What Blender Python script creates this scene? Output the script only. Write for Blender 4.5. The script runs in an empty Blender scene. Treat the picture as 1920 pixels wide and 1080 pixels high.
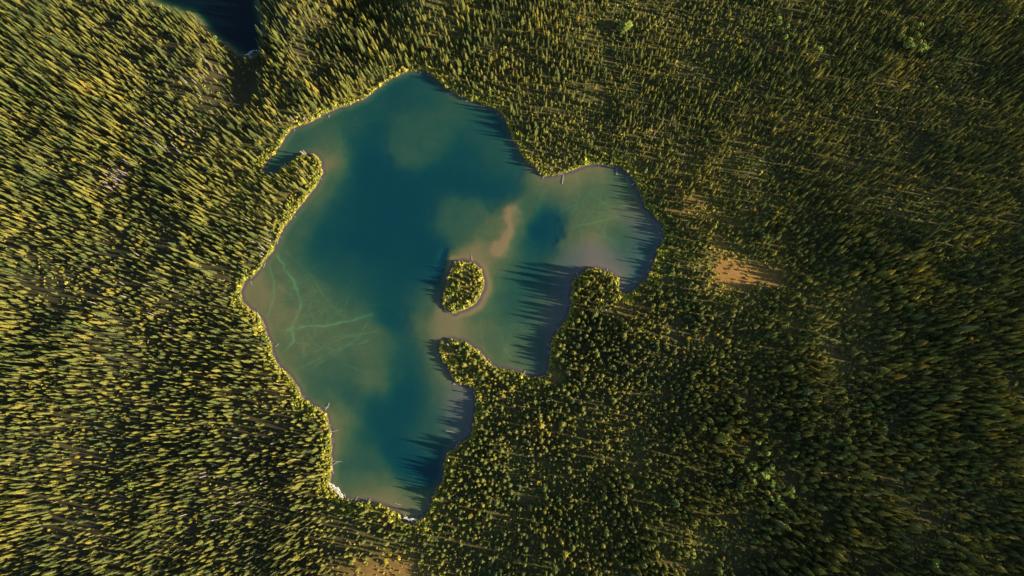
import bpy, math, random
import numpy as np
from mathutils import Matrix, Vector

C = bpy.context.scene
COL = C.collection
random.seed(7)
RNG = np.random.default_rng(11)

# ------------------------------------------------------------------ camera
# a drone 400 m above a spruce forest, looking almost straight down
H = 400.0
F = 1200.0                      # focal length in pixels of a 1920 wide picture
NAD = (1000.0, 768.0)           # where the plumb line under the drone meets the picture
n = np.array([NAD[0] - 960.0, -(NAD[1] - 540.0), -F]); n /= np.linalg.norm(n)
Zc = -n
Yc = np.array([0.0, 1.0, 0.0]); Yc -= Zc * Yc.dot(Zc); Yc /= np.linalg.norm(Yc)
Xc = np.cross(Yc, Zc)
W2C = np.stack([Xc, Yc, Zc], axis=1)      # columns: world axes in camera coordinates
C2W = W2C.T
cam_d = bpy.data.cameras.new('camera')
cam_d.sensor_width = 36.0
cam_d.lens = 36.0 * F / 1920.0
cam_d.clip_start = 1.0
cam_d.clip_end = 12000.0
cam = bpy.data.objects.new('camera', cam_d)
COL.objects.link(cam)
M = Matrix([list(r) for r in C2W]).to_4x4()
M.translation = Vector((0, 0, H))
cam.matrix_world = M
C.camera = cam


def to_px(x, y, z=0.0):
    v = np.stack([x, y, np.zeros_like(x) + z - H], axis=-1) @ W2C.T
    k = F / np.maximum(-v[..., 2], 1.0)
    return 960.0 + v[..., 0] * k, 540.0 - v[..., 1] * k


def to_world(px, py, z=0.0):
    px = np.asarray(px, float); py = np.asarray(py, float)
    v = np.stack([px - 960.0, -(py - 540.0), np.full_like(px, -F)], axis=-1) @ C2W.T
    t = (z - H) / v[..., 2]
    return v[..., 0] * t, v[..., 1] * t


# ------------------------------------------------------------------ light
SUN_EL = math.radians(17.0)
SUN_AZ = math.radians(-11.0)              # measured from +X, low sun to the right of the picture
w = bpy.data.worlds.new('World'); C.world = w; w.use_nodes = True
wn = w.node_tree.nodes; wl = w.node_tree.links
bg = wn['Background']
sky = wn.new('ShaderNodeTexSky'); sky.sky_type = 'NISHITA'; sky.sun_disc = False
sky.sun_elevation = SUN_EL
sky.sun_rotation = math.radians(90.0) - SUN_AZ
sky.altitude = 600.0
wl.new(sky.outputs[0], bg.inputs[0]); bg.inputs[1].default_value = 0.075
sd = Vector((math.cos(SUN_AZ) * math.cos(SUN_EL), math.sin(SUN_AZ) * math.cos(SUN_EL), math.sin(SUN_EL)))
sl = bpy.data.lights.new('sun', 'SUN'); sl.energy = 5.0; sl.angle = math.radians(1.1); sl.color = (1.0, 0.83, 0.57)
so = bpy.data.objects.new('sun', sl); COL.objects.link(so)
so.rotation_euler = sd.to_track_quat('Z', 'Y').to_euler(); so.location = (300, -60, 300)
vs = C.view_settings
vs.view_transform = 'Standard'; vs.look = 'None'; vs.gamma = 1.0; vs.use_curve_mapping = False
vs.exposure = 1.76
C.cycles.max_bounces = 5
C.cycles.diffuse_bounces = 2
C.cycles.transparent_max_bounces = 8

# ------------------------------------------------------------------ plan of the place
LAKE = [(765,133),(785,132),(797,132),(810,142),(827,155),(847,172),(863,182),(885,188),(907,196),(927,203),(943,215),(950,230),
 (957,249),(965,268),(973,280),(986,303),(1002,316),(1019,331),(1048,327),(1069,322),(1090,313),(1119,307),(1152,310),(1177,321),(1190,342),
 (1200,361),(1207,386),(1225,403),(1243,420),(1246,443),(1234,470),(1222,499),(1214,518),(1193,541),(1172,554),(1161,543),(1158,524),(1145,512),
 (1120,503),(1100,505),(1081,518),(1073,532),(1072,565),(1069,580),(1059,601),(1044,622),(1034,647),(1030,676),(1027,703),(1009,709),(984,703),
 (963,696),(940,692),(923,686),(911,674),(894,655),(873,642),(852,637),(832,637),(824,647),(830,674),(840,692),(852,713),(869,722),(888,728),
 (894,749),(892,775),(886,801),(883,822),(858,834),(839,851),(833,874),(829,901),(816,922),(810,938),(804,957),(789,972),(777,982),(756,980),
 (747,963),(731,953),(706,945),(681,941),(660,940),(643,934),(629,924),(616,909),(620,897),(622,874),(622,859),(621,832),(620,811),(616,792),
 (611,778),(598,766),(582,757),(569,747),(559,726),(550,710),(536,697),(523,691),(517,674),(509,653),(502,628),(494,603),(480,587),(463,574),
 (455,563),(453,545),(459,528),(477,514),(500,487),(513,468),(527,435),(540,418),(557,393),(573,376),(586,357),(597,343),(605,324),(602,303),
 (594,291),(569,288),(557,299),(538,310),(523,324),(505,330),(490,321),(502,301),(519,280),(532,262),(544,245),(559,235),(580,230),(607,216),
 (627,205),(650,197),(680,187),(705,168),(727,151),(746,141)]
ISLAND = [(852,493),(868,490),(889,495),(903,507),(908,527),(905,545),(893,568),(877,579),(852,587),(839,583),(831,572),(829,552),(836,539),(841,518),(847,506)]
POND_Z = -7.0
POND = [(250,-15),(282,0),(307,12),(334,21),(365,29),(382,48),(398,62),(413,79),(432,92),(448,104),(463,110),(480,104),(496,85),(500,52),
 (490,25),(484,0),(478,-60),(420,-110),(330,-110),(270,-60)]


def rough(poly, amp, seed, step=3.0):
    """walk the outline in short steps and give it small bays and points"""
    r = np.random.default_rng(seed); P = np.array(poly, float); out = []
    for i in range(len(P)):
        a, b = P[i], P[(i + 1) % len(P)]
        k = max(1, int(np.hypot(*(b - a)) / step))
        for j in range(k):
            out.append(a + (b - a) * j / k)
    out = np.array(out)
    e = r.normal(size=(len(out), 2))
    e = (e + np.roll(e, 1, 0) + np.roll(e, -1, 0)) / 1.7
    return out + e * amp


def world_poly(poly, amp, seed, z=0.0):
    q = rough(poly, amp, seed)
    return np.stack(to_world(q[:, 0], q[:, 1], z), axis=1)


LAKE_W = world_poly(LAKE, 0.75, 1); ISL_W = world_poly(ISLAND, 0.75, 2); POND_W = world_poly(POND, 0.9, 3, POND_Z)


def signed(poly, X, Y, reach=60.0):
    """metres outside the outline (negative inside), exact near it"""
    x = X.ravel(); y = Y.ravel()
    lo = poly.min(0) - reach; hi = poly.max(0) + reach
    sel = np.where((x > lo[0]) & (x < hi[0]) & (y > lo[1]) & (y < hi[1]))[0]
    d = np.full(x.shape, reach); xs = x[sel]; ys = y[sel]
    best = np.full(xs.shape, 1e18); ins = np.zeros(xs.shape, bool)
    N = len(poly)
    for i in range(N):
        ax, ay = poly[i]; bx, by = poly[(i + 1) % N]
        ex, ey = bx - ax, by - ay; L = ex * ex + ey * ey + 1e-12
        t = np.clip(((xs - ax) * ex + (ys - ay) * ey) / L, 0, 1)
        best = np.minimum(best, (xs - ax - t * ex) ** 2 + (ys - ay - t * ey) ** 2)
        if ay != by:
            c = ((ay > ys) != (by > ys)) & (xs < (bx - ax) * (ys - ay) / (by - ay) + ax)
            ins ^= c
    v = np.sqrt(best); v[ins] *= -1
    d[sel] = np.minimum(v, reach)
    return d.reshape(X.shape)


def blend(samples, PX, PY, sig, wx=1.0):
    s = np.array(samples, float); shp = PX.shape; px = PX.ravel(); py = PY.ravel(); out = np.empty(px.shape)
    for a in range(0, len(px), 60000):
        dx = px[a:a + 60000, None] - s[None, :, 0]; dy = py[a:a + 60000, None] - s[None, :, 1]
        q = dx * dx + dy * dy
        k = np.exp(-q / (2 * sig * sig)) + 1e-3 / (1.0 + (q / sig ** 2) ** 1.5)
        out[a:a + 60000] = (k * s[None, :, 2]).sum(1) / k.sum(1)
    return out.reshape(shp)


def smooth(a, b, x):
    t = np.clip((x - a) / (b - a), 0, 1); return t * t * (3 - 2 * t)


_perm = RNG.random((256, 256))


def vnoise(x, y, s, o=0.0):
    u = x / s + o; v = y / s + o * 1.7
    i = np.floor(u).astype(int); j = np.floor(v).astype(int); f = u - i; g = v - j
    f = f * f * (3 - 2 * f); g = g * g * (3 - 2 * g)
    P = lambda a, b: _perm[a % 256, b % 256]
    return (P(i, j) * (1 - f) + P(i + 1, j) * f) * (1 - g) + (P(i, j + 1) * (1 - f) + P(i + 1, j + 1) * f) * g


def fbm(x, y, s, o=0.0):
    return (vnoise(x, y, s, o) + 0.5 * vnoise(x, y, s / 2.1, o + 9) + 0.25 * vnoise(x, y, s / 4.3, o + 21)) / 1.75


# relative depth of the lake, sounded at points: 0 bank .. 1 deepest
DEPTH = [(700,300,1),(740,350,1),(680,380,.97),(760,420,1),(700,460,1),(620,430,.86),(600,470,.8),(560,440,.55),(800,470,1),(850,400,.6),(870,400,.42),(850,430,.48),
 (800,380,1),(820,330,.95),(880,340,.95),(930,340,.9),(960,360,.9),(900,305,.75),(935,310,.5),(860,290,.85),(790,262,.47),(760,250,.56),(780,230,.55),(820,250,.58),(800,285,.6),
 (700,250,.85),(760,180,.75),(800,160,.65),(850,200,.55),(890,220,.6),(920,240,.7),(900,260,.7),(940,280,.6),(680,210,.65),(640,230,.6),(600,240,.5),(570,260,.48),
 (540,280,.5),(610,270,.27),(620,290,.13),(625,320,.18),(612,340,.2),(600,360,.3),(655,270,.8),(650,340,.95),(630,390,.88),(575,390,.45),(545,440,.38),(530,470,.3),
 (560,480,.45),(600,500,.6),(640,510,.75),(520,500,.25),(560,530,.27),(480,540,.14),(500,570,.16),(540,600,.2),(600,560,.3),(640,540,.42),(680,540,.6),(690,520,.85),
 (720,560,.9),(740,590,.95),(760,620,.8),(700,580,.42),(660,600,.3),(700,640,.3),(640,640,.27),(580,640,.25),(540,660,.22),(600,690,.4),(650,680,.36),(700,690,.3),(690,720,.28),
 (720,670,.4),(760,670,.75),(770,720,.95),(760,760,.9),(790,700,.65),(780,650,.6),(800,640,.25),(815,600,.09),(800,620,.16),(790,560,.6),(780,520,.95),(810,560,.3),(820,620,.08),
 (820,660,.1),(815,690,.16),(840,730,.27),(860,760,.25),(870,790,.22),(820,760,.55),(810,800,.6),(800,750,.7),(850,810,.3),(640,700,.5),(600,720,.45),(560,690,.2),(590,745,.35),
 (625,770,.1),(632,800,.1),(628,830,.12),(650,780,.55),(650,730,.7),(700,760,.85),(700,800,.85),(660,830,.6),(650,870,.5),(690,880,.55),(740,830,.9),(760,880,.95),(790,900,.95),
 (700,920,.42),(640,910,.25),(740,942,.02),(715,937,.03),(760,948,.02),(695,932,.08),(782,955,.05),(735,925,.35),(790,940,.35),(820,870,.7),(770,930,.6),(900,480,.05),(920,498,.09),(915,550,.16),(870,600,.16),(845,610,.1),
 (900,590,.36),(940,560,.45),(940,500,.4),(928,462,.3),(947,440,.25),(962,412,.25),(985,390,.22),(1000,370,.38),(1020,400,.85),(1020,430,.92),(1010,470,.8),(980,470,.5),(1000,500,.7),
 (980,530,.65),(960,560,.6),(1020,345,.16),(1060,340,.16),(1100,330,.16),(1060,370,.3),(1100,370,.36),(1140,360,.3),(1170,350,.32),(1180,400,.2),(1130,410,.22),(1080,420,.26),
 (1080,460,.26),(1060,480,.36),(1120,480,.12),(1160,470,.38),(1180,440,.42),(1200,460,.45),(1190,500,.45),(1150,500,.15),(1080,500,.15),(1050,500,.36),(1210,410,.25),(1030,530,.4),
 (1000,570,.5),(950,620,.36),(900,630,.3),(930,660,.3),(900,640,.15),(950,680,.2),(1000,640,.42),(1010,680,.38),(1050,570,.25),(1040,600,.25)]
MAXD = 6.0
ALGAE = [([(520,478),(535,505),(552,530),(562,560),(563,575),(552,600),(548,620),(550,640),(535,657)], 2.3, 1.0),
 ([(540,620),(549,617),(585,610),(605,612),(640,605),(665,599),(697,588)], 2.3, 1.0),
 ([(505,500),(513,525),(515,550),(508,575),(502,590)], 1.5, .6), ([(535,470),(560,495),(590,525),(610,560),(640,592)], 1.8, .35),
 ([(556,693),(600,672),(640,650),(690,640)], 1.7, .5), ([(570,668),(610,650),(640,634),(685,625)], 1.6, .45), ([(595,682),(625,665),(650,648),(678,628)], 1.3, .5),
 ([(530,562),(560,560),(600,566)], 1.3, .3), ([(512,580),(535,568)], 1.0, .4), ([(640,682),(665,690),(690,700)], 1.2, .4), ([(575,600),(600,640),(640,668)], 1.2, .25),
 ([(1075,425),(1110,418),(1150,408),(1185,398)], 1.6, .5), ([(1070,400),(1100,370),(1120,350)], 1.3, .4), ([(1040,380),(1015,405)], 1.2, .3), ([(1100,360),(1140,385),(1180,395)], 1.3, .35),
 ([(1120,400),(1130,430),(1135,450)], 1.5, .3), ([(680,205),(655,240),(640,275)], 1.3, .3), ([(622,262),(612,275)], 1.0, .4), ([(870,560),(900,600),(905,640)], 1.2, .2)]


def axis(a, b, lo, hi, fine, coarse, far):
    m = list(np.arange(lo, a, coarse)) + list(np.arange(a, b, fine)) + list(np.arange(b, hi, coarse)) + [hi]
    return np.array([-x for x in far[::-1]] + m + list(far))


gx = axis(-212, 98, -450, 450, 0.62, 2.2, [520, 700, 1200, 2500, 6000])
gy = axis(-84, 232, -200, 400, 0.62, 2.2, [520, 700, 1200, 2500, 6000])
X, Y = np.meshgrid(gx, gy)
PX, PY = to_px(X, Y)


def plan_at(X, Y):
    sl_ = signed(LAKE_W, X, Y); si = signed(ISL_W, X, Y); sp = signed(POND_W, X, Y)
    s = np.where(si < 12, np.maximum(sl_, -si), sl_)       # > 0 on land
    return s, si, sp


def relief(X, Y, sp, s):
    """land height away from the lake: low swells, a hollow that holds the pond and a second one east of it"""
    px, py = to_px(X, Y)
    hol = np.exp(-(((px - 452) / 42.0) ** 2 + ((py - 110) / 110.0) ** 2))
    hol2 = np.exp(-(((px - 672) / 70.0) ** 2 + ((py + 5) / 85.0) ** 2))
    z = 0.45 + 1.6 * (fbm(X, Y, 55.0, 3) - 0.45) * smooth(3, 40, s) + 9.0 * (fbm(X, Y, 75.0, 301) - 0.42) * smooth(12, 70, s) * smooth(8, 60, sp) * smooth(1440, 1520, np.hypot((px - 1380) * 1.0, (py - 500) * 1.2) + 1380)
    z = z + 6.5 * np.exp(-(((px - 548) / 36.0) ** 2 + ((py - 60) / 120.0) ** 2)) + 8.0 * np.exp(-(((px - 800) / 50.0) ** 2 + ((py + 20) / 80.0) ** 2))
    z = z - 9.5 * hol - 12.0 * hol2
    bank = np.clip(1 - sp / 22.0, 0, 1)
    z = z * (1 - bank ** 1.5) + (POND_Z + 0.5) * bank ** 1.5
    return z


S, SI, SP = plan_at(X, Y)
inlake = S < 0
D = np.zeros_like(X)
box = inlake
WX = PX + 34 * (fbm(X, Y, 20, 201) - .5) + 14 * (fbm(X, Y, 6, 205) - .5); WY = PY + 34 * (fbm(X, Y, 20, 211) - .5) + 14 * (fbm(X, Y, 6, 215) - .5)
D[box] = blend(DEPTH, WX[box], WY[box], 21.0)
_t = np.clip(((WX - 928) * 42 + (WY - 468) * -78) / (42 ** 2 + 78 ** 2), 0, 1); _bar = np.hypot(WX - 928 - 42 * _t, WY - 468 + 78 * _t)
D = D + .3 * np.exp(-(((WX - 1018) / 30) ** 2 + ((WY - 430) / 44) ** 2) ** 1.2) - .28 * np.exp(-(_bar / 11.0) ** 2)
D = np.where(SI < 11, np.minimum(D, .07 + np.clip(SI - 3.5, 0, 12) * .075 + .5 * smooth(845, 825, PX)), D)
D = np.clip(D + 0.07 * (fbm(X, Y, 9.0, 5) - 0.5) + 0.08 * (fbm(X, Y, 28.0, 8) - 0.5), 0.03, 1.0)
ramp = smooth(0, 5.5, -S)
depth_m = np.where(inlake, 0.10 + (MAXD * D ** 1.75 + 0.1) * (0.12 + 0.88 * ramp) * smooth(-0.1, 1.2, -S) , 0.0)
land = relief(X, Y, SP, S)
Z = np.where(inlake, -0.3 * depth_m, np.minimum(land, 0.04 + np.clip(S, 0, 99) * 0.5))
Z = np.where((S >= 0) & (S > 4), land, Z)
pd = np.clip(-SP, 0, 60)
pond_depth = 0.12 + 5.0 * smooth(0, 16, pd)
Z = np.where(SP < 0, POND_Z - pond_depth, np.where(SP < 1.0, np.minimum(Z, POND_Z + 0.5), Z))

# ground colours: bog, sand, muck, plus shade painted into forest floor and bed
BOG = np.zeros_like(X)
for (bx, by, rx, ry, a) in ((1370, 512, 32, 32, 1.2), (1405, 520, 60, 24, .6), (1350, 462, 20, 32, .35), (1290, 400, 60, 38, .22), (1340, 430, 55, 40, .2), (1450, 522, 60, 20, .3),
                            (740, 1068, 90, 34, .4), (690, 1085, 80, 30, .3), (1170, 575, 22, 26, .35), (1060, 705, 30, 14, .3), (1280, 370, 40, 20, .4)):
    BOG += a * np.exp(-(((PX - bx) / rx) ** 2 + ((PY - by) / ry) ** 2) ** 1.3)
BOG = np.clip(BOG * (0.75 + 0.6 * fbm(X, Y, 5.0, 31)), 0, 1)
DUFF_SHADE = np.clip(blend([(200,60,.95),(200,300,.95),(200,600,.95),(450,600,.9),(200,950,.95),(500,1000,.97),(640,1000,.97),(760,1010,.7),(600,60,.95),(500,150,.95),(680,60,.95),(740,110,.3),(800,60,.45),(1000,100,.6),(1050,280,.4),(1250,200,.6),(1500,100,.65),(1700,100,.75),(1700,400,.7),(1500,400,.55),(1300,400,.05),(1450,560,.2),(1250,520,.6),(1300,700,.7),(1100,650,.7),(1600,800,.75),(1600,1000,.75),(1000,800,.65),(1100,950,.5),(900,950,.5),(740,1060,.1),(865,540,.1),(570,310,.3)], PX, PY, 80.0) * 1.0, 0, 1) if True else 0  # dark litter of dense stands, deepened to paint the black shade between trees
DUFF_SHADE = DUFF_SHADE * smooth(1.0, 14.0, S)
SAND = np.clip(1.0 - D / 0.26, 0, 1) * inlake
MUCK = inlake * (1 - smooth(0.3, 2.6 + 1.2 * fbm(X, Y, 14, 2), -S))
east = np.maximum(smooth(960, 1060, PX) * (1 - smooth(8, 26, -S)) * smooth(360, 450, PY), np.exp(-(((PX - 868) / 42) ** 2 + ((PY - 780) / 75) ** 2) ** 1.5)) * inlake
MAUVE_SHADE = np.clip(0.62 * east, 0, 1)  # purple mud tint that paints sky-lit shade of the water into the bed
ALG = np.zeros_like(X)
ALGAE = [(p, w_ * .72, a_) for p, w_, a_ in ALGAE]
_r = random.Random(77)
for _cx, _cy, _sx, _sy, _n in ((590, 610, 70, 55, 34), (540, 530, 30, 30, 10), (1110, 400, 60, 35, 22), (930, 600, 40, 40, 8), (640, 240, 50, 15, 6)):
    for _i in range(_n):
        _x, _y = _cx + _r.gauss(0, .6) * _sx, _cy + _r.gauss(0, .6) * _sy; _a = _r.gauss(-.35, .55) + (1.2 if _r.random() < .25 else 0); _p = [(_x, _y)]
        for _k in range(_r.randrange(3, 7)):
            _a += _r.gauss(0, .28); _x += 13 * math.cos(_a); _y += 13 * math.sin(_a); _p.append((_x, _y))
        ALGAE.append((_p, _r.uniform(.6, 1.1), _r.uniform(.15, .42)))
sel = inlake
ax_, ay_ = PX[sel] + 3.0 * (vnoise(X[sel], Y[sel], 3.5, 4) - 0.5), PY[sel] + 3.0 * (vnoise(X[sel], Y[sel], 3.5, 14) - 0.5)
alg = np.zeros(ax_.shape)
for pts, wd, am in ALGAE:
    best = np.full(ax_.shape, 1e9)
    for (x0, y0), (x1, y1) in zip(pts, pts[1:]):
        ex, ey = x1 - x0, y1 - y0
        t = np.clip(((ax_ - x0) * ex + (ay_ - y0) * ey) / (ex * ex + ey * ey), 0, 1)
        best = np.minimum(best, np.hypot(ax_ - x0 - t * ex, ay_ - y0 - t * ey))
    alg = np.maximum(alg, am * np.exp(-(best / wd) ** 2) + 0.25 * am * np.exp(-(best / (3.5 * wd)) ** 2))
ALG[sel] = alg * (0.35 + 0.75 * smooth(.25, .65, fbm(X[sel], Y[sel], 4.0, 40)))


def grid_mesh(name, X, Y, Z, keep=None):
    nr, nc = X.shape
    idx = np.arange(nr * nc).reshape(nr, nc)
    q = np.stack([idx[:-1, :-1], idx[:-1, 1:], idx[1:, 1:], idx[1:, :-1]], -1).reshape(-1, 4)
    v = np.stack([X.ravel(), Y.ravel(), Z.ravel()], 1)
    used = None
    if keep is not None:
        k = keep.ravel(); q = q[k[q].any(1)]
        used = np.unique(q); m = np.full(nr * nc, -1); m[used] = np.arange(len(used)); q = m[q]; v = v[used]
    me = bpy.data.meshes.new(name)
    me.vertices.add(len(v)); me.vertices.foreach_set('co', v.ravel().astype(np.float32))
    me.loops.add(len(q) * 4); me.loops.foreach_set('vertex_index', q.ravel().astype(np.int32))
    me.polygons.add(len(q)); me.polygons.foreach_set('loop_start', np.arange(0, len(q) * 4, 4, dtype=np.int32))
    me.polygons.foreach_set('loop_total', np.full(len(q), 4, np.int32))
    me.polygons.foreach_set('use_smooth', np.ones(len(q), bool))
    me.update()
    return me, used


def fattr(me, name, val, used=None):
    v = val.ravel()
    if used is not None: v = v[used]
    a = me.attributes.new(name, 'FLOAT', 'POINT'); a.data.foreach_set('value', v.astype(np.float32))


# ------------------------------------------------------------------ materials
def mat(name):
    m = bpy.data.materials.new(name); m.use_nodes = True; nt = m.node_tree
    nt.nodes.clear(); return m, nt


def N(nt, typ, **kw):
    nd = nt.nodes.new(typ)
    for k, v in kw.items(): setattr(nd, k, v)
    return nd


def attr(nt, name):
    a = N(nt, 'ShaderNodeAttribute', attribute_name=name); return a.outputs['Fac']


def noise(nt, scale, detail=4, vec=None, rough_=0.55):
    t = N(nt, 'ShaderNodeTexNoise'); t.inputs['Scale'].default_value = scale; t.inputs['Detail'].default_value = detail; t.inputs['Roughness'].default_value = rough_
    if vec is None:
        g = N(nt, 'ShaderNodeNewGeometry'); vec = g.outputs['Position']
    nt.links.new(vec, t.inputs['Vector']); return t.outputs['Fac']


def mixc(nt, f, a, b, mode='MIX'):
    m = N(nt, 'ShaderNodeMix', data_type='RGBA', blend_type=mode)
    for s, v in ((m.inputs[0], f), (m.inputs[6], a), (m.inputs[7], b)):
        if isinstance(v, bpy.types.NodeSocket): nt.links.new(v, s)
        else: s.default_value = v if not isinstance(v, tuple) else (*v, 1.0)
    return m.outputs[2]


def mth(nt, op, a, b=None, clamp=False):
    m = N(nt, 'ShaderNodeMath', operation=op, use_clamp=clamp)
    for s, v in zip(m.inputs, (a, b)):
        if v is None: continue
        if isinstance(v, bpy.types.NodeSocket): nt.links.new(v, s)
        else: s.default_value = v
    return m.outputs[0]


def ramp_(nt, f, stops):
    r = N(nt, 'ShaderNodeValToRGB'); e = r.color_ramp.elements
    while len(e) < len(stops): e.new(0.5)
    for k, (p, c) in enumerate(stops): e[k].position = p; e[k].color = (*c, 1)
    nt.links.new(f, r.inputs[0]); return r.outputs[0]


def finish(nt, col, rgh=0.9, bump=None, spec=0.2):
    b = N(nt, 'ShaderNodeBsdfPrincipled'); b.inputs['Roughness'].default_value = rgh; b.inputs['Specular IOR Level'].default_value = spec
    if isinstance(col, tuple): b.inputs['Base Color'].default_value = (*col, 1)
    else: nt.links.new(col, b.inputs['Base Color'])
    if bump is not None:
        bp = N(nt, 'ShaderNodeBump'); bp.inputs['Strength'].default_value = 0.5; bp.inputs['Distance'].default_value = bump[1]
        nt.links.new(bump[0], bp.inputs['Height']); nt.links.new(bp.outputs[0], b.inputs['Normal'])
    o = N(nt, 'ShaderNodeOutputMaterial'); nt.links.new(b.outputs[0], o.inputs[0]); return b


# ground and lake bed
mg, nt = mat('ground_earth')
n1 = noise(nt, 0.055, 5); n2 = noise(nt, 0.6, 5); n3 = noise(nt, 3.0, 4)
forest = ramp_(nt, n1, [(0.32, (0.05, 0.08, 0.022)), (0.46, (0.09, 0.095, 0.026)), (0.54, (0.14, 0.08, 0.035)), (0.60, (0.10, 0.10, 0.026)), (0.70, (0.17, 0.16, 0.028))])
forest = mixc(nt, ramp_(nt, n2, [(0.50, (0, 0, 0)), (0.66, (1, 1, 1))]), forest, (0.27, 0.24, 0.032))
forest = mixc(nt, ramp_(nt, n3, [(0.40, (0, 0, 0)), (0.65, (.8, .8, .8))]), forest, (0.05, 0.055, 0.02))
bogc = mixc(nt, ramp_(nt, n2, [(0.35, (0, 0, 0)), (0.65, (1, 1, 1))]), (0.19, 0.095, 0.028), (0.25, 0.135, 0.042))
bogc = mixc(nt, ramp_(nt, n3, [(0.50, (0, 0, 0)), (0.72, (.7, .7, .7))]), bogc, (0.17, 0.12, 0.035))
forest = mixc(nt, attr(nt, 'duff_shade'), forest, (0.035, 0.032, 0.016))
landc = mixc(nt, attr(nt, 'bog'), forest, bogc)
b1 = noise(nt, 0.10, 7, rough_=0.65); b2 = noise(nt, 0.55, 7, rough_=0.75)
bed = ramp_(nt, b1, [(0.3, (0.075, 0.090, 0.032)), (0.5, (0.110, 0.105, 0.038)), (0.7, (0.145, 0.115, 0.044))])
bed = mixc(nt, ramp_(nt, b2, [(0.42, (0, 0, 0)), (0.62, (.75, .75, .75))]), bed, (0.075, 0.10, 0.045))
bed = mixc(nt, attr(nt, 'sand'), bed, (0.20, 0.135, 0.068))
bed = mixc(nt, attr(nt, 'algae'), bed, (0.13, 0.19, 0.075))
bed = mixc(nt, attr(nt, 'mauve_shade'), bed, (0.15, 0.105, 0.125))
bed = mixc(nt, attr(nt, 'muck'), bed, (0.075, 0.055, 0.066))
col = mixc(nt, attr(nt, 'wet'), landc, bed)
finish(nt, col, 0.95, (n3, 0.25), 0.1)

# lake water: light is tinted by the depth it crosses and scattered back by the milky water
def water_material(name, sc, k, sky_rough=0.12):
    m, nt = mat(name)
    dep = attr(nt, 'depth')
    comb = N(nt, 'ShaderNodeCombineColor'); comb2 = N(nt, 'ShaderNodeCombineColor')
    for i in range(3):
        T = mth(nt, 'EXPONENT', mth(nt, 'MULTIPLY', dep, -k[i]))
        nt.links.new(T, comb.inputs[i])
        T2 = mth(nt, 'EXPONENT', mth(nt, 'MULTIPLY', dep, -k[i] * 1.6 if i else -1.0))
        nt.links.new(mth(nt, 'MULTIPLY', mth(nt, 'SUBTRACT', 1.0, T2), sc[i]), comb2.inputs[i])
    tr = N(nt, 'ShaderNodeBsdfTransparent'); nt.links.new(comb.outputs[0], tr.inputs[0])
    df = N(nt, 'ShaderNodeBsdfDiffuse'); nt.links.new(comb2.outputs[0], df.inputs[0])
    add = N(nt, 'ShaderNodeAddShader'); nt.links.new(tr.outputs[0], add.inputs[0]); nt.links.new(df.outputs[0], add.inputs[1])
    gl = N(nt, 'ShaderNodeBsdfGlossy'); gl.inputs['Roughness'].default_value = sky_rough
    ge = N(nt, 'ShaderNodeNewGeometry'); dt = N(nt, 'ShaderNodeVectorMath', operation='DOT_PRODUCT')
    nt.links.new(ge.outputs['Normal'], dt.inputs[0]); nt.links.new(ge.outputs['Incoming'], dt.inputs[1])
    fr = mth(nt, 'ADD', mth(nt, 'MULTIPLY', mth(nt, 'POWER', mth(nt, 'SUBTRACT', 1.0, mth(nt, 'ABSOLUTE', dt.outputs['Value'])), 5.0), 0.98), 0.02)
    wv = noise(nt, 1.4, 3); bp = N(nt, 'ShaderNodeBump'); bp.inputs['Strength'].default_value = 0.25; bp.inputs['Distance'].default_value = 0.075
    nt.links.new(wv, bp.inputs['Height']); nt.links.new(bp.outputs[0], gl.inputs['Normal'])
    mx = N(nt, 'ShaderNodeMixShader'); nt.links.new(fr, mx.inputs[0]); nt.links.new(add.outputs[0], mx.inputs[1]); nt.links.new(gl.outputs[0], mx.inputs[2])
    o = N(nt, 'ShaderNodeOutputMaterial'); nt.links.new(mx.outputs[0], o.inputs[0])
    return m


mw = water_material('lake_water', (0.001, 0.023, 0.040), (0.43, 0.20, 0.29))
mp = water_material('pond_water', (0.001, 0.006, 0.009), (1.6, 0.9, 0.9))


def foliage(name, stops, trans=0.36, patch=0.5):
    """needle and leaf colours: a tone of its own for every plant, drifting over the stand, lighter dry tips"""
    m, nt = mat(name)
    oi = N(nt, 'ShaderNodeObjectInfo')
    stand = noise(nt, 0.03, 3, oi.outputs['Location'])
    f = mth(nt, 'ADD', mth(nt, 'MULTIPLY', oi.outputs['Random'], 1 - patch), mth(nt, 'MULTIPLY', mth(nt, 'SUBTRACT', mth(nt, 'MULTIPLY', stand, 2.5), 0.78), patch), clamp=True)
    c = ramp_(nt, f, stops)
    fine = noise(nt, 2.2, 3)
    c = mixc(nt, ramp_(nt, fine, [(0.35, (.75, .75, .75)), (0.7, (0, 0, 0))]), c, mixc(nt, 1.0, c, (0.55, 0.6, 0.6), 'MULTIPLY'))
    c = mixc(nt, 1.0, c, oi.outputs['Color'], 'MULTIPLY')
    d = N(nt, 'ShaderNodeBsdfDiffuse'); t = N(nt, 'ShaderNodeBsdfTranslucent'); nt.links.new(c, d.inputs[0]); nt.links.new(c, t.inputs[0])
    mx = N(nt, 'ShaderNodeMixShader'); mx.inputs[0].default_value = trans
    nt.links.new(d.outputs[0], mx.inputs[1]); nt.links.new(t.outputs[0], mx.inputs[2])
    o = N(nt, 'ShaderNodeOutputMaterial'); nt.links.new(mx.outputs[0], o.inputs[0]); return m


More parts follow.
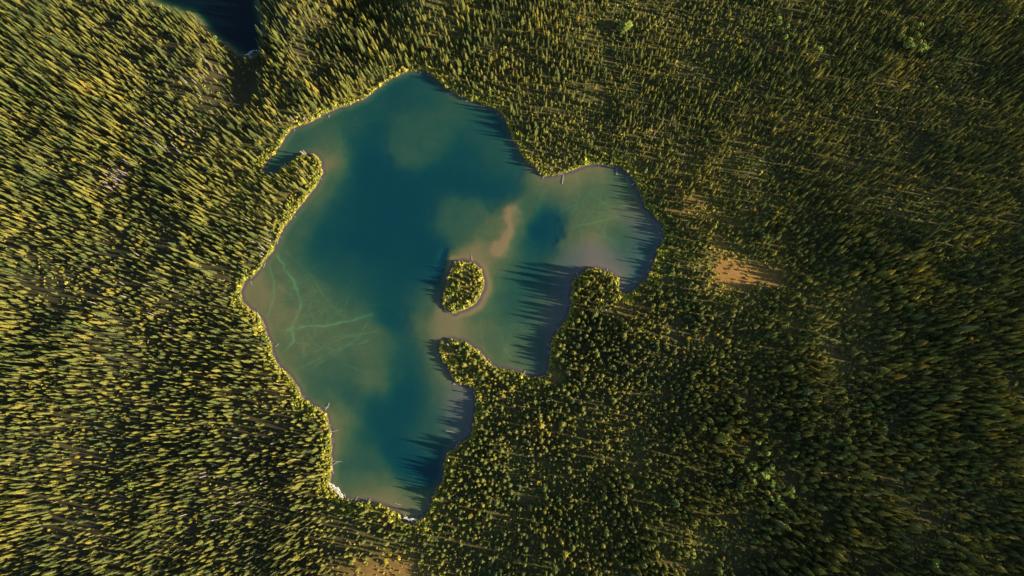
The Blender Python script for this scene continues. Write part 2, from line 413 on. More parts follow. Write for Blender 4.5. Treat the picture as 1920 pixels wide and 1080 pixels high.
m_spruce = foliage('spruce_needles', [(0.0, (0.058, 0.090, 0.040)), (0.3, (0.118, 0.145, 0.048)), (0.55, (0.205, 0.208, 0.055)), (0.84, (0.31, 0.27, 0.060)), (0.99, (0.44, 0.35, 0.05))])
m_leaf = foliage('birch_leaves', [(0.0, (0.19, 0.25, 0.07)), (0.5, (0.26, 0.33, 0.075)), (1.0, (0.36, 0.39, 0.08))], 0.35, 0.2)
m_gold = foliage('golden_leaves', [(0.0, (0.34, 0.27, 0.035)), (0.5, (0.42, 0.31, 0.035)), (1.0, (0.50, 0.32, 0.04))], 0.35, 0.2)
m_shrub = foliage('shrub_leaves', [(0.0, (0.16, 0.20, 0.05)), (0.4, (0.33, 0.34, 0.055)), (0.7, (0.52, 0.46, 0.075)), (1.0, (0.56, 0.40, 0.12))], 0.25, 0.35)
m_bark, nt = mat('bark')
finish(nt, mixc(nt, noise(nt, 4.0, 3), (0.16, 0.12, 0.10), (0.30, 0.25, 0.21)), 0.9)
m_dead, nt = mat('dead_wood')
finish(nt, mixc(nt, noise(nt, 3.0, 3), (0.24, 0.20, 0.19), (0.44, 0.37, 0.35)), 0.85)
m_log, nt = mat('bleached_wood')
finish(nt, mixc(nt, noise(nt, 2.0, 3), (0.42, 0.37, 0.31), (0.72, 0.67, 0.60)), 0.8)
m_wetlog, nt = mat('waterlogged_wood')
finish(nt, mixc(nt, noise(nt, 2.0, 3), (0.22, 0.15, 0.12), (0.42, 0.32, 0.27)), 0.7)

# ------------------------------------------------------------------ ground and water
me, _ = grid_mesh('ground', X, Y, Z)
fattr(me, 'bog', BOG); fattr(me, 'mauve_shade', MAUVE_SHADE); fattr(me, 'duff_shade', DUFF_SHADE); fattr(me, 'sand', SAND); fattr(me, 'muck', MUCK); fattr(me, 'algae', ALG)
fattr(me, 'wet', np.maximum(smooth(-0.35, 0.05, -S), smooth(-0.8, 0.0, -SP)))
me.materials.append(mg)
g_ob = bpy.data.objects.new('ground', me); COL.objects.link(g_ob); g_ob['kind'] = 'structure'
g_ob['label'] = 'forest floor of moss and brown heath round the lake'

for nm, s_, z_, dm, mt_ in (('lake_water', S, 0.0, depth_m, mw), ('pond_water', SP, POND_Z, pond_depth, mp)):
    st = 2 if nm == 'lake_water' else 1
    lim = (X > -300) & (X < 120) & (Y > -120) & (Y < 380)
    me, used = grid_mesh(nm, X[::st, ::st], Y[::st, ::st], np.full_like(X[::st, ::st], z_), ((s_ < 0.6) & lim)[::st, ::st])
    fattr(me, 'depth', (dm * (s_ < 0))[::st, ::st], used); me.materials.append(mt_)
    o = bpy.data.objects.new(nm, me); COL.objects.link(o); o['kind'] = 'structure'
o['label'] = 'dark still pond in a hollow of the forest'
bpy.data.objects['lake_water']['label'] = 'teal and tan lake with shallow sandbars'

# ------------------------------------------------------------------ plant shapes
def tube(V, Fc, p, q, r0, r1, k=5):
    p = np.array(p, float); q = np.array(q, float); d = q - p; d /= np.linalg.norm(d) + 1e-9
    u = np.cross(d, (0, 0, 1)) if abs(d[2]) < .9 else np.cross(d, (1, 0, 0)); u /= np.linalg.norm(u); v = np.cross(d, u)
    b = len(V)
    for (c, r) in ((p, r0), (q, r1)):
        for i in range(k):
            a = 2 * math.pi * i / k; V.append(tuple(c + r * (math.cos(a) * u + math.sin(a) * v)))
    for i in range(k): Fc.append((b + i, b + (i + 1) % k, b + k + (i + 1) % k, b + k + i))
    Fc.append(tuple(b + k + i for i in range(k)))


def spruce_shape(seed, slim, club=False, bare=0.12):
    """10 m spruce: whorls of drooping boughs on a tapered trunk"""
    r = random.Random(seed); V, Fc = [], []; hgt = 10.0
    tiers = 12; rad = slim * hgt
    z = bare * hgt; off = [0, 0]
    for t in range(tiers):
        f = t / (tiers - 1); zb = bare * hgt + (0.955 - bare) * hgt * f ** 0.92
        prof = (1 - f ** 1.7) ** 0.85 * (0.7 + 0.3 * min(1, (f + .04) / .25))
        if club: prof = 0.62 * (1 - f) ** .5 + (0.30 * math.exp(-((f - .82) / .10) ** 2))
        R = rad * max(prof, 0.10) * r.uniform(.88, 1.12); dz = R * r.uniform(.35, .6) + .18
        k = 7 if t < 8 else 5; b = len(V); ap = zb + dz + hgt * .055; V.append((off[0], off[1], min(ap, hgt)))
        a0 = r.random() * 6.28
        for i in range(2 * k):
            a = a0 + math.pi * i / k + r.uniform(-.12, .12); rr = R * (r.uniform(.85, 1.2) if i % 2 == 0 else r.uniform(.42, .62))
            V.append((off[0] + rr * math.cos(a), off[1] + rr * math.sin(a), zb - (0.10 if i % 2 == 0 else -0.18) * R + r.uniform(-.08, .08)))
        for i in range(2 * k): Fc.append((b, b + 1 + i, b + 1 + (i + 1) % (2 * k)))
        off = [off[0] + r.uniform(-.03, .03), off[1] + r.uniform(-.03, .03)]
    TV, TF = [], []
    tube(TV, TF, (0, 0, -0.6), (0, 0, hgt * .5), .15, .085, 5); tube(TV, TF, (0, 0, hgt * .5), (off[0], off[1], hgt * .93), .085, .03, 4)
    return (V, Fc), (TV, TF)


def leafy_shape(seed, hgt, rad, nleaf, flat=0.8, trunk=True, base=0.35, size=.55):
    """leaf clumps spread through a rounded, uneven crown"""
    r = random.Random(seed); V, Fc = [], []
    lobes = [(r.uniform(-.45, .45) * rad, r.uniform(-.45, .45) * rad, hgt * r.uniform(base + .12, .85), rad * r.uniform(.45, .75)) for _ in range(5)]
    for i in range(nleaf):
        lx, ly, lz, lr = lobes[i % 5]
        while True:
            d = np.array([r.gauss(0, 1), r.gauss(0, 1), r.gauss(0, 1)]); d /= np.linalg.norm(d)
            if d[2] > -.5: break
        p = np.array([lx, ly, lz]) + d * lr * r.uniform(.75, 1.05) * np.array([1, 1, flat])
        p[2] = max(p[2], .06 * hgt)
        nrm = d + np.array([r.gauss(0, .35), r.gauss(0, .35), r.gauss(0, .35)]); nrm /= np.linalg.norm(nrm)
        u = np.cross(nrm, (0, 0, 1)); u /= np.linalg.norm(u) + 1e-6; v = np.cross(nrm, u); s = size * r.uniform(.6, 1.25); b = len(V)
        a = r.random() * 6.28; c_, s_ = math.cos(a), math.sin(a); u, v = c_ * u + s_ * v, c_ * v - s_ * u
        V.extend([tuple(p + s * u), tuple(p + .75 * s * v), tuple(p - s * u), tuple(p - .8 * s * v)])
        Fc.append((b, b + 1, b + 2, b + 3))
    TV, TF = [], []
    if trunk:
        tube(TV, TF, (0, 0, -.5), (0, 0, hgt * .55), .16, .09, 5)
        for l in lobes[:3]: tube(TV, TF, (0, 0, hgt * .4), (l[0], l[1], l[2]), .07, .03, 4)
    return (V, Fc), (TV, TF)


def pymesh(name, VF, m):
    me = bpy.data.meshes.new(name); me.from_pydata([tuple(map(float, v)) for v in VF[0]], [], VF[1]); me.materials.append(m); me.update(); return me


SPR = [spruce_shape(i, sl_, cl) for i, (sl_, cl) in enumerate([(.105, 0), (.12, 0), (.135, 0), (.09, 0), (.15, 0), (.10, 1), (.085, 1), (.125, 0)])]
BIR = [leafy_shape(40 + i, 7.0, 2.1, 190) for i in range(4)]
SHR = [leafy_shape(60 + i, 1.0, .75, 26, .7, False, .1, .36) for i in range(4)]

# ------------------------------------------------------------------ where the trees stand
# (x, y, value) in the plan: tree height in metres, and how closely they stand
HEIGHT = [(200,60,12),(200,300,11.5),(400,300,12),(200,600,10.5),(400,600,10),(200,950,12),(450,950,11.5),(650,1000,9.5),(550,150,12.5),(650,60,11.5),(720,120,10),(800,60,8),(900,120,7),(1000,60,6.3),
 (1000,220,6.5),(1100,200,6.3),(1300,100,6.5),(1500,150,6.8),(1700,100,8),(1300,300,6.3),(1500,400,7.0),(1700,400,9.5),(1250,480,9),(1350,520,5.5),(1450,560,6.5),(1300,650,7.5),(1100,600,9.5),(1150,800,7.5),
 (950,800,8.5),(900,950,7.5),(1050,1000,8),(1300,900,8.5),(1500,800,10),(1700,800,10.5),(1600,1000,11),(1750,1000,11.5),(1500,1050,10),(560,330,8.5),(865,540,6.3),(860,680,6.0),(750,1060,6),(60,300,12),(60,800,12),
 (1850,300,10),(1850,800,11)]
DENS = [(200,60,.88),(200,300,.86),(400,300,.86),(200,600,.84),(400,600,.9),(200,950,.84),(450,950,.9),(650,1000,.85),(550,150,.8),(650,60,.75),(720,120,.8),(800,60,.95),(900,120,.8),(1000,60,1.0),(1000,220,1.0),
 (1100,200,1.0),(1300,100,1.0),(1500,150,1.0),(1700,100,.95),(1300,300,.95),(1500,400,.95),(1700,400,.9),(1250,480,.95),(1350,520,.6),(1450,560,.8),(1300,650,.85),(1100,600,.85),(1150,800,.85),(950,800,.72),(900,950,.75),
 (1050,1000,.75),(1300,900,.9),(1500,800,.9),(1700,800,.9),(1600,1000,.86),(1750,1000,.86),(865,540,1.0),(860,680,1.0),(750,1060,.5),(60,300,.86),(60,800,.86),(1850,300,.95),(1850,800,.9)]
sp_ = 2.85
cx, cy = np.meshgrid(np.arange(-450, 470, sp_), np.arange(-175, 375, sp_))
cx = (cx + RNG.uniform(-.5, .5, cx.shape) * sp_ * .95).ravel(); cy = (cy + RNG.uniform(-.5, .5, cy.shape) * sp_ * .95).ravel()
tpx, tpy = to_px(cx, cy)
inn = (tpx > -230) & (tpx < 2230) & (tpy > -190) & (tpy < 1290)
cx, cy, tpx, tpy = cx[inn], cy[inn], tpx[inn], tpy[inn]
ts, tsi, tsp = plan_at(cx, cy)
hh = blend(HEIGHT, tpx, tpy, 90) * (.78 + .5 * smooth(.3, .65, fbm(cx, cy, 38, 410))) * (1 - .2 * smooth(650, 400, tpx)); dn = blend(DENS, tpx, tpy, 90) * (1 - .2 * smooth(780, 920, tpx) * smooth(380, 520, tpy))
sizes = fbm(cx, cy, 16, 77)
den = dn * (0.5 + 1.05 * smooth(.28, .52, fbm(cx, cy, 10, 50))) * (.75 + .5 * smooth(.35, .6, fbm(cx, cy, 45, 150)))
tb = np.zeros_like(cx)
for (bx, by, rx, ry, a) in ((1370, 512, 36, 36, 3), (1408, 517, 62, 27, 1.3), (1345, 462, 18, 30, 1.2), (1290, 400, 50, 28, .5), (740, 1068, 70, 26, 1.1), (690, 1090, 70, 30, .8),
                            (1170, 578, 24, 20, 1.6), (330, 285, 30, 7, 1.1), (420, 300, 40, 6, .9), (455, 160, 30, 55, 1.3), (640, 15, 65, 42, .15)):
    tb += a * np.exp(-(((tpx - bx) / rx) ** 2 + ((tpy - by) / ry) ** 2) ** 1.2)
den = den * np.clip(1 - tb, 0, 1)
eastshore = smooth(1040, 1100, tpx) * (ts < 6)
den = np.where((tpx < 760) & (ts > 12), den * (.50 + .55 * smooth(.33, .5, fbm(cx, cy, 6, 170))), den); den = np.where(ts < 3.0, den * .8, den); den = np.where(ts < .6, 0, den); den = np.where(tsp < 1.5, 0, den)
keep = RNG.random(cx.shape) < den
cx, cy, tpx, tpy, ts, tsi, tsp, hh, sizes = [a[keep] for a in (cx, cy, tpx, tpy, ts, tsi, tsp, hh, sizes)]
nT = len(cx)
height = hh * np.clip(RNG.normal(.88, .25, nT), .4, 1.5) * (0.55 + 0.95 * sizes)
height *= np.where(ts < 4, RNG.uniform(.35, .95, nT), 1.0)
width = np.clip(RNG.normal(.95, .2, nT), .6, 1.6) * (8.5 / np.maximum(hh, 5)) ** 0.35 * np.where(RNG.random(nT) < .06, 1.3, 1)
width *= (1 - .2 * smooth(820, 1000, tpx) * smooth(480, 360, tpy)) * (1 - .1 * smooth(700, 500, tpx))
width *= 1 + .34 * smooth(780, 920, tpx) * smooth(380, 520, tpy)
var = RNG.integers(0, len(SPR), nT)
slimreg = (tpx > 850) & (tpy < 400)
var = np.where(slimreg & (RNG.random(nT) < .6), RNG.choice([3, 5, 6], nT), var)
tz = relief(cx, cy, tsp, ts)
rotz = RNG.uniform(0, 2 * math.pi, nT); tiltx = RNG.normal(0, .035, nT); tilty = RNG.normal(0, .035, nT)

# the spruces that show largest become objects of their own, with the island's trees among them
tipx, tipy = to_px(cx, cy, tz + height)
bpx, bpy2 = to_px(cx, cy, tz)
length = np.hypot(tipx - bpx, tipy - bpy2)
show = (length + 3) * width * (height / 10) * F / np.hypot(np.hypot(cx, cy), H)
onisl = tsi < 0
point = (tpx > 540) & (tpx < 606) & (tpy > 288) & (tpy < 345) & (ts > 0)
show = show + np.where(onisl, 1e4, 0) + np.where(point & (ts < 12), 5e3, 0)
vis = (tipx > 6) & (tipx < 1914) & (tipy > 6) & (tipy < 1074) & (bpx > 0) & (bpx < 1920) & (bpy2 > 0) & (bpy2 < 1080)
order = np.argsort(-np.where(vis, show, -1))[:300]
single = np.zeros(nT, bool); single[order] = True


def tag(o, label, cat, group=None):
    o['label'] = label; o['category'] = cat
    if group: o['group'] = group


# ------------------------------------------------------------------ uncountable forest, one object with its own instancing
def scatter(name, shapes, mats, pts, rots, scl, vid, label):
    """one object: its mesh holds the plant shapes and the points they grow on"""
    V, Fc, A, MI = [], [], [], []
    for k, parts in enumerate(shapes):
        for j, (v, f) in enumerate(parts):
            b = len(V); V += [tuple(map(float, p)) for p in v]; Fc += [tuple(b + i for i in q) for q in f]; A += [k] * len(v); MI += [j] * len(f)
    nb = len(V); V += [tuple(map(float, p)) for p in pts]
    me = bpy.data.meshes.new(name); me.from_pydata(V, [], Fc)
    me.polygons.foreach_set('material_index', MI)
    for m in mats: me.materials.append(m)
    a = me.attributes.new('plant', 'INT', 'POINT'); a.data.foreach_set('value', np.array(A + [-1] * len(pts), np.int32))
    a = me.attributes.new('pick', 'INT', 'POINT'); a.data.foreach_set('value', np.concatenate([np.zeros(nb), vid]).astype(np.int32))
    for nm, arr in (('turn', rots), ('size', scl)):
        a = me.attributes.new(nm, 'FLOAT_VECTOR', 'POINT'); a.data.foreach_set('vector', np.concatenate([np.zeros((nb, 3)), arr]).astype(np.float32).ravel())
    me.update()
    o = bpy.data.objects.new(name, me); COL.objects.link(o); o['kind'] = 'stuff'; o['label'] = label
    ng = bpy.data.node_groups.new(name + '_growth', 'GeometryNodeTree')
    ng.interface.new_socket('Geometry', in_out='INPUT', socket_type='NodeSocketGeometry'); ng.interface.new_socket('Geometry', in_out='OUTPUT', socket_type='NodeSocketGeometry')
    nn = ng.nodes; ll = ng.links
    gi = nn.new('NodeGroupInput'); go = nn.new('NodeGroupOutput')

    def named(nm, typ):
        a = nn.new('GeometryNodeInputNamedAttribute'); a.data_type = typ; a.inputs['Name'].default_value = nm
        return next(s for s in a.outputs if s.enabled and s.name == 'Attribute')

    def pickgeo(k):
        c = nn.new('FunctionNodeCompare'); c.data_type = 'INT'; c.operation = 'EQUAL'
        ia = [s for s in c.inputs if s.enabled]
        ll.new(named('plant', 'INT'), ia[0]); ia[1].default_value = k
        s = nn.new('GeometryNodeSeparateGeometry'); s.domain = 'POINT'; ll.new(gi.outputs[0], s.inputs[0]); ll.new(c.outputs[0], s.inputs[1])
        return s.outputs[0]
    join = nn.new('GeometryNodeJoinGeometry')
    for k in range(len(shapes)):
        g = nn.new('GeometryNodeGeometryToInstance'); ll.new(pickgeo(k), g.inputs[0]); ll.new(g.outputs[0], join.inputs[0])
    iop = nn.new('GeometryNodeInstanceOnPoints')
    ll.new(pickgeo(-1), iop.inputs['Points']); ll.new(join.outputs[0], iop.inputs['Instance'])
    iop.inputs['Pick Instance'].default_value = True; ll.new(named('pick', 'INT'), iop.inputs['Instance Index'])
    e = nn.new('FunctionNodeEulerToRotation'); ll.new(named('turn', 'FLOAT_VECTOR'), e.inputs[0]); ll.new(e.outputs[0], iop.inputs['Rotation'])
    ll.new(named('size', 'FLOAT_VECTOR'), iop.inputs['Scale']); ll.new(iop.outputs[0], go.inputs[0])
    md = o.modifiers.new('growth', 'NODES'); md.node_group = ng
    return o


P3 = np.stack([cx, cy, tz - .1], 1); R3 = np.stack([tiltx, tilty, rotz], 1)
S3 = np.stack([width * height / 10 * .5 + width * .5, width * height / 10 * .5 + width * .5, height / 10], 1)
o_ = ~single
scatter('spruce_forest', SPR, [m_spruce, m_bark], P3[o_], R3[o_], S3[o_], var[o_], 'dense spruce forest all round the lake')

# shrubs: a bright belt on the banks, low growth under and between the trees
def shrubs(n_try, seed, prob, size):
    r = np.random.default_rng(seed); x = r.uniform(-440, 450, n_try); y = r.uniform(-165, 360, n_try)
    px, py = to_px(x, y); k = (px > -120) & (px < 2080) & (py > -100) & (py < 1190); x, y, px, py = x[k], y[k], px[k], py[k]
    s, si, sp = plan_at(x, y); p = prob(px, py, s, si, sp, x, y); k = r.random(len(x)) < p
    x, y, s, sp = x[k], y[k], s[k], sp[k]; m = len(x); z = relief(x, y, sp, s); z = np.where(s < 4, np.minimum(z, .04 + s * .5), z)
    sc = r.uniform(.55, 1.2, m) ** 1.3 * size * np.where(r.random(m) < .08, 1.7, 1)
    return (np.stack([x, y, z - .08], 1), np.stack([np.zeros(m), np.zeros(m), r.uniform(0, 6.28, m)], 1), np.stack([sc, sc, sc * r.uniform(.7, 1.3, m)], 1), r.integers(0, 4, m))


def p_bank(px, py, s, si, sp, x, y):
    wdt = 1.0 + 7.5 * smooth(.25, .75, fbm(x, y, 7, 90))
    return np.where((s > .1) & (s < wdt), .35 + .65 * smooth(.3, .55, fbm(x, y, 4, 95)), 0) * (sp > 1)


def p_under(px, py, s, si, sp, x, y):
    b = np.exp(-(((px - 1369) / 26) ** 2 + ((py - 512) / 26) ** 2) ** 2); h_ = np.exp(-(((px - 1365 + (512 - py) * .45) / 75) ** 2 + ((py - 475) / 85) ** 2) ** 1.5) + .7 * np.exp(-(((px - 745) / 110) ** 2 + ((py - 1065) / 40) ** 2))
    return (1 + 1.6 * h_) * .5 * (s > 2) * (sp > 1) * (.5 + .5 * smooth(.35, .6, fbm(x, y, 11, 60))) * (1 - .93 * b) * (.3 + .7 * smooth(700, 860, px))


a1 = shrubs(800000, 5, p_bank, 1.15); a2 = shrubs(180000, 6, p_under, .9)
allp = [np.concatenate(t) for t in zip(a1, a2)]
scatter('undergrowth', [(s_[0],) for s_ in SHR], [m_shrub], *allp, 'low willow and heath growth on the banks and forest floor')

# ------------------------------------------------------------------ spruces of their own
SP_MESH = [(pymesh('crown', a, m_spruce), pymesh('trunk', b, m_bark)) for a, b in SPR]
TONES = [('dark green', (.72, .82, .85)), ('olive green', (1, 1, 1)), ('yellow-green', (1.35, 1.25, .85)), ('grey-green', (.95, 1.0, 1.35)), ('brown-tinged', (1.3, 1.0, .85))]


def region(px, py, s, si, sp):
    if si < 0:
        ang = math.degrees(math.atan2(540 - py, px - 868)) % 360
        return 'at the ' + ('east bank', 'upper end', 'west bank', 'lower end')[int((ang + 45) // 90) % 4] + ' of the island'
    if sp < 14: return 'beside the dark pond'
    if 530 < px < 610 and 285 < py < 350: return 'on the point beside the cove'
    if s < 8:
        return 'on the lake shore by the ' + ('cove' if px < 620 and py < 400 else 'driftwood pile' if py > 850 and px < 800 else 'tan shallows' if px < 620 else 'middle sandbar' if px < 1000 and py > 600 else 'upper bay')
    if px < 520:
        a = ('left of the pond', 'above the grassy strip', 'behind the cove', 'behind the tan shallows', 'left of the driftwood', 'near the lower corner')[min(5, int(py // 180))]
        b = ('far left forest', 'left forest', 'mid left forest', 'left lakeside forest')[min(3, int(max(px, 0) // 130))]
        return 'in the ' + b + ' ' + a
    if px < 900: return 'on the ridge between pond and lake' if py < 300 else 'left of the brown clearing' if px < 650 else 'round the brown clearing'
    a = ('near the top edge', 'on the upper slope', 'level with the orange bog', 'below the orange bog', 'above the bottom edge', 'at the bottom edge')[min(5, int(py // 180))]
    b = ('lakeside right forest', 'right forest', 'deep right forest', 'far right forest')[min(3, int((px - 900) // 250))]
    return 'in the ' + b + ' ' + a


for k in order:
    k = int(k)
    o = bpy.data.objects.new('spruce_tree', None); COL.objects.link(o)
    o.location = P3[k]; o.rotation_euler = R3[k]; o.scale = S3[k]; o.empty_display_size = .5
    tn, tc = TONES[random.randrange(5)]
    hn = 'very tall' if height[k] > 15.5 else 'tall' if height[k] > 12 else 'middling' if height[k] > 7 else 'short'
    wn_ = 'broad' if S3[k][0] * (.105, .12, .135, .09, .15, .10, .085, .125)[var[k]] > .145 else 'slim'
    rg = region(tpx[k], tpy[k], ts[k], tsi[k], tsp[k])
    grp = 'spruces ' + rg
    tag(o, f'{hn} {wn_} {tn} spruce {rg}', 'tree', grp)
    for me_, nm in zip(SP_MESH[var[k]], ('crown', 'trunk')):
        c = bpy.data.objects.new(nm, me_); COL.objects.link(c); c.parent = o
        if nm == 'crown': c.color = (*tc, 1)

# ------------------------------------------------------------------ leafy trees among the spruces
BI_MESH = [(pymesh('crown', a, m_leaf), pymesh('trunk', b, m_bark)) for a, b in BIR]
GO_MESH = [(pymesh('crown', a, m_gold), pymesh('trunk', b, m_bark)) for a, b in BIR]


def zat(x, y):
    X1 = np.array([x]); Y1 = np.array([y]); s, si, sp = plan_at(X1, Y1); z = relief(X1, Y1, sp, s)
    return float(z[0]), float(s[0]), float(sp[0])


GREEN = [(1172,60,'pale green birch clump above the lake bay',7,9,1.15),(1444,50,'light green birches near the top edge',3,8,.8),(1478,80,'lime birches right of the top middle',5,14,.8),(1525,103,'round lime birch in the upper slope',2,4,.9),
 (1700,78,'dull green birch stand in the shaded top corner',11,26,1.05),(1725,90,'dull green birch stand in the shaded top corner',6,14,.9),(400,72,'bright green birches on the pond bank',4,6,.95),(190,277,'bright green birch clump at the left edge',4,7,.9),
 (305,55,'yellow-green birches left of the pond',4,12,.7),(165,615,'green birches at the left edge',4,7,.8),(285,970,'blue-green birches in the lower left forest',5,16,.7),(1580,822,'bright birches high in the right forest stand',6,14,1.0),
 (1590,855,'bright birches high in the right forest stand',6,16,.9),(1430,900,'grey-green birch wood below the bog',16,36,.95),(1400,860,'grey-green birch wood below the bog',12,32,.9),(1450,950,'grey-green birch wood below the bog',10,24,.9),
 (1355,830,'pale birch clump below the bog clearing',3,8,1.0),(1330,795,'pale birch clump below the bog clearing',5,16,.8),(1670,1000,'lone birches near the bottom right',4,20,.8),(1750,1050,'lone birches in the bottom right corner',4,12,.9),(1290,1040,'birches at the bottom edge',6,22,.8),
 (1190,900,'yellow-green birches beside the lit glade',4,16,.6),(250,905,'blue-green birches in the lower left forest',4,12,.7),(1500,560,'small birches right of the orange bog',3,14,.7)]
rb = random.Random(5); seen = {}
ADJ = ['tallest', 'smallest', 'roundest', 'narrow', 'lopsided', 'broad', 'ragged', 'dense', 'thin', 'squat', 'flat-topped', 'open', 'leaning', 'twin-headed', 'pointed', 'spreading']
for (px_, py_, lab, cnt, spr, sc) in GREEN:
    for i in range(cnt):
        qx, qy = px_ + rb.gauss(0, .5) * spr, py_ + rb.gauss(0, .5) * spr
        x, y = [float(v) for v in to_world(qx, qy)]; z, s, sp = zat(x, y)
        if s < 1 or sp < .8: continue
        k = rb.randrange(4); o = bpy.data.objects.new('birch_tree', None); COL.objects.link(o)
        h_ = sc * rb.uniform(.75, 1.2); o.location = (x, y, z); o.rotation_euler = (rb.gauss(0, .05), rb.gauss(0, .05), rb.random() * 6.28); o.scale = (h_, h_, h_ * rb.uniform(.9, 1.3))
        tag(o, ('small' if h_ < sc * .87 else 'middling' if h_ < sc * 1.05 else 'large') + ' crown, ' + ('upper' if qy < py_ else 'lower') + (' left' if qx < px_ else ' right') + ' of the ' + lab, 'tree', lab)
        for me_, nm in zip(BI_MESH[k], ('crown', 'trunk')):
            c = bpy.data.objects.new(nm, me_); COL.objects.link(c); c.parent = o
rg_ = random.Random(9); placed = 0
while placed < 230:
    qx, qy = rg_.uniform(20, 1900), rg_.uniform(10, 1070)
    if qx > 900 and rg_.random() < .35: continue
    x, y = [float(v) for v in to_world(qx, qy)]; z, s, sp = zat(x, y)
    if s < 3 or sp < 3 or fbm(np.array([x]), np.array([y]), 22, 120)[0] < .46: continue
    placed += 1; k = rg_.randrange(4); o = bpy.data.objects.new('larch_tree', None); COL.objects.link(o)
    h_ = rg_.uniform(.42, .8); o.location = (x, y, z); o.rotation_euler = (0, 0, rg_.random() * 6.28); o.scale = (h_ * .8, h_ * .8, h_ * rg_.uniform(.9, 1.5))
    sz = 'small' if h_ < .55 else 'middling' if h_ < .68 else 'large'
    tag(o, f'{sz} golden-yellow crown {region(qx, qy, s, 5.0, sp)}', 'tree', 'golden crowns ' + region(qx, qy, s, 5.0, sp))
    for me_, nm in zip(GO_MESH[k], ('crown', 'trunk')):
        c = bpy.data.objects.new(nm, me_); COL.objects.link(c); c.parent = o

# ------------------------------------------------------------------ dead trees
def snag_shape(seed):
    r = random.Random(seed); V, Fc = [], []
    tube(V, Fc, (0, 0, -.5), (r.uniform(-.2, .2), r.uniform(-.2, .2), 9.5), .2, .05, 5)
    for i in range(16):
        z = r.uniform(2.0, 9.0); a = r.random() * 6.28; l = r.uniform(.35, .9) * (1.15 - z / 12)
        tube(V, Fc, (0, 0, z), (l * math.cos(a), l * math.sin(a), z - r.uniform(-.1, .35)), .055, .02, 3)
    return V, Fc


SN = [pymesh('dead_tree', snag_shape(i), m_dead) for i in range(4)]
SNZ = [(228, 335, 26, 18, 30), (350, 260, 70, 60, 16), (560, 250, 30, 60, 14), (300, 560, 120, 90, 16), (500, 480, 25, 50, 14), (430, 880, 120, 90, 24), (1330, 330, 160, 120, 26), (1180, 240, 120, 70, 16),
       (1250, 650, 90, 90, 12), (1660, 760, 90, 200, 18), (1720, 130, 40, 60, 8), (380, 130, 60, 70, 14), (870, 640, 30, 10, 5), (572, 292, 10, 5, 4), (1060, 900, 100, 90, 10)]
rs = random.Random(3)
for (px_, py_, wx, wy, cnt) in SNZ:
    for i in range(cnt):
        qx, qy = px_ + rs.gauss(0, .6) * wx, py_ + rs.gauss(0, .6) * wy
        if not (5 < qx < 1915 and 5 < qy < 1075): continue
        x, y = [float(v) for v in to_world(qx, qy)]; z, s, sp = zat(x, y)
        if s < .8 or sp < 1: continue
        o = bpy.data.objects.new('dead_tree', SN[rs.randrange(4)]); COL.objects.link(o)
        h_ = rs.uniform(.6, 1.15) * (.75 if qx > 1000 else 1.0); o.location = (x, y, z); o.rotation_euler = (rs.gauss(0, .07), rs.gauss(0, .07), rs.random() * 6.28); o.scale = (1.1, 1.1, h_)
        tag(o, ('tall' if h_ > .85 else 'short') + ' bare grey dead tree ' + region(qx, qy, s, 5.0, sp), 'tree', 'dead trees ' + region(qx, qy, s, 5.0, sp))

# ------------------------------------------------------------------ logs on the banks and in the shallows
def log_mesh(name, L, r0, m, seed):
    r = random.Random(seed); V, Fc = [], []
    p = (-L / 2, 0, 0)
    mid = (0, r.uniform(-.05, .05) * L, r.uniform(0, .02) * L)
    tube(V, Fc, p, mid, r0, r0 * .8, 6); tube(V, Fc, mid, (L / 2, 0, 0), r0 * .8, r0 * .35, 6)
    for i in range(r.randrange(2, 5)):
        t = r.uniform(-.2, .48) * L; a = r.uniform(-1.2, 1.2)
        tube(V, Fc, (t, 0, 0), (t + .12 * L, math.sin(a) * .16 * L, abs(math.cos(a)) * .05 * L), r0 * .35, r0 * .15, 4)
    return pymesh(name, (V, Fc), m)


def log_at(px_, py_, L, ang, m, label, group=None, r0=.2, z=.12, seed=0, name='driftwood_log', tilt=0.0, pond=False):
    zz = POND_Z if pond else 0.0
    x, y = [float(v) for v in to_world(px_, py_, zz)]
    o = bpy.data.objects.new(name, log_mesh(name, L, r0, m, seed)); COL.objects.link(o)
    o.location = (x, y, zz + z); o.rotation_euler = (0, tilt, math.radians(ang)); tag(o, label, 'log', group)


rl = random.Random(21)
for i in range(110):         # thin windfall along the banks
    j = rl.randrange(len(LAKE)); a_ = np.array(LAKE[j], float); b_ = np.array(LAKE[(j + 1) % len(LAKE)], float); p_ = a_ + (b_ - a_) * rl.random() + np.array([rl.gauss(0, 1.6), rl.gauss(0, 1.6)])
    dr = ('across the bank', 'along the bank', 'slanting into the water')[i % 3]
    wh = 'upper' if p_[1] < 400 else 'middle' if p_[1] < 700 else 'lower'
    wx_ = 'left' if p_[0] < 700 else 'middle' if p_[0] < 960 else 'right'
    d_ = b_ - a_; base_a = math.degrees(math.atan2(-d_[1], d_[0])) + (90, 0, 45)[i % 3] + rl.gauss(0, 15)
    x, y = [float(v) for v in to_world(*p_)]; o = bpy.data.objects.new('fallen_log', log_mesh('fallen_log', rl.uniform(2, 5.5), rl.uniform(.08, .14), m_dead, 900 + i)); COL.objects.link(o)
    o.location = (x, y, .15); o.rotation_euler = (0, 0, math.radians(base_a)); lb = f'{("thin", "short", "crooked", "forked")[i % 4]} grey log {dr}, {wh} {wx_} shore of the lake'; tag(o, lb, 'log', 'windfall ' + lb[:40])
LQ = lambda i, r: ('thin ', 'stout ', 'short ', 'long ', 'forked ')[i % 5] + ('slanting ', 'crosswise ', '')[i // 5 % 3]
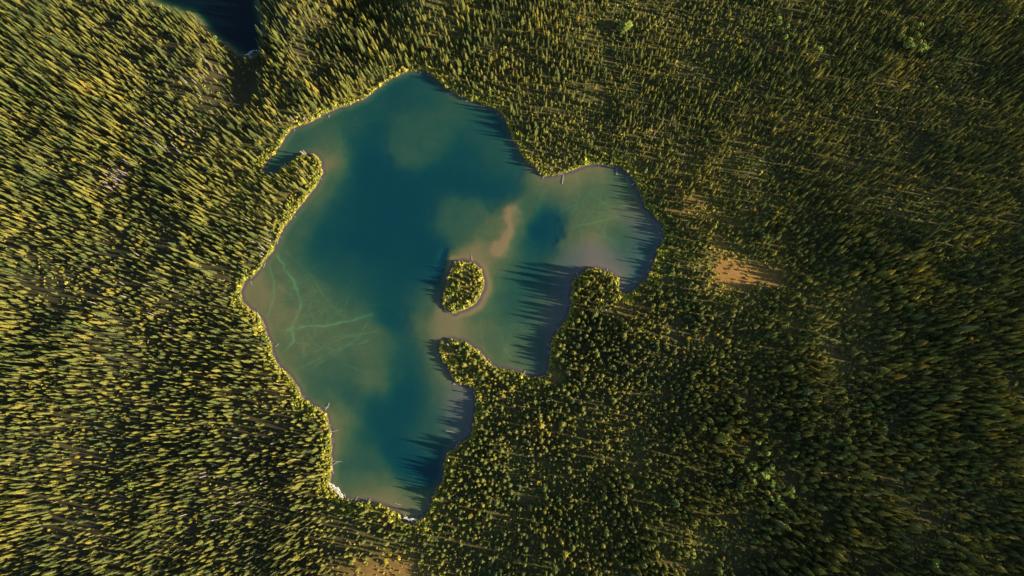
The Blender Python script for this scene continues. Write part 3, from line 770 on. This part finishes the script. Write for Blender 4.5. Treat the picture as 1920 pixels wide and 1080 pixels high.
for i in range(64):          # the pale pile at the outlet
    t = rl.random(); bx = 617 + 25 * t + rl.gauss(0, 1.6) + (3 * math.sin(t * 3.1)); by = 909 + 27 * t + rl.gauss(0, 2.0) - 3.0 * math.sin(t * 3.1)
    log_at(bx, by, rl.uniform(1.2, 3.6), -48 + rl.gauss(0, 28), m_log, LQ(i, rl) + 'bleached log at the ' + ('upper end' if t < .33 else 'middle' if t < .66 else 'lower end') + ' of the large driftwood pile', 'logs of the large driftwood pile', rl.uniform(.12, .26), .12 + rl.uniform(0, .8), i)
for i in range(26):
    t = rl.random(); log_at(757 + 26 * t + rl.gauss(0, 1.2), 970 + 6 * t + rl.gauss(0, 1.6), rl.uniform(1.2, 3.0), -18 + rl.gauss(0, 25), m_log,
                            LQ(i, rl) + 'pale log at the ' + ('left end' if t < .33 else 'middle' if t < .66 else 'right end') + ' of the small driftwood pile', 'logs of the small driftwood pile', rl.uniform(.12, .22), .2 + rl.uniform(0, .7), 100 + i)
for i in range(20):
    t = rl.random(); log_at(462 + 24 * t + rl.gauss(0, 2), 106 - 12 * t + rl.gauss(0, 3), rl.uniform(1.2, 3.2), 35 + rl.gauss(0, 30), m_log,
                            LQ(i, rl) + 'grey log at the ' + ('lower end' if t < .5 else 'upper end') + ' of the pond outlet jam', 'logs of the pond jam', rl.uniform(.14, .24), .15 + rl.uniform(0, .5), 200 + i, pond=True)
LOGS = [(632,865,7,-4,'pinkish fallen tree reaching out from the lower left bank'),(630,868,5,25,'crossed limb beside the fallen tree on the lower left bank'),(624,880,5,100,'pale log lying along the lower left bank'),
 (627,808,5,12,'thin log pointing into the tan shallows above the fallen tree'),(614,762,5,60,'branchy log beside the orange sandbar corner'),(520,647,3,40,'broken branch in the tan shallows'),(482,588,3.5,80,'pale stick leaning off the left bank'),
 (471,531,3,-60,'dead stick on the bank of the western bight'),(617,217,2.5,85,'white stick standing in the water below the north-west bank'),(668,935,3,60,'short snag by the bottom bank, left one'),(647,930,3,100,'short snag by the driftwood pile end'),
 (687,941,3,95,'upright pale root at the bottom bank'),(848,810,8,-10,'long thin log adrift on the dark shallows of the lower right bank'),(852,826,2,0,'small pale floating block near the lower right bank'),
 (884,483,4,100,'bare stick on the orange bar above the island'),(848,495,4,150,'grey leaning stick at the island tip'),(1055,335,7,85,'sunken trunk off the sunlit north-east point'),(1156,322,5,95,'thin pole in the north-east bay'),
 (1181,330,4,30,'dark limb over the water of the east bay, upper'),(1187,345,4,35,'dark limb over the water of the east bay, lower'),(1240,437,4,15,'dark fallen spruce top on the east bank'),(1232,470,4,30,'dark branch at the east bank below the bay bend'),
 (1175,338,3,110,'slim pole leaning from the north-east bank'),(720,158,4,-30,'pale log on the mud of the north-west bank'),(713,162,3,15,'short pale log on the north-west bank mud'),(612,764,3,15,'crossed stick at the orange sandbar corner'),
 (747,945,4,-12,'dark log along the bottom sandbar'),(857,835,5,60,'root fan at the lower right bank'),(862,832,4,100,'bare root fan beside the lower right bend')]
for i, (a, b, L, an, lab) in enumerate(LOGS):
    log_at(a, b, L, an, m_dead, lab, None, 0.09 + .01 * L, .1, 300 + i, 'fallen_log')
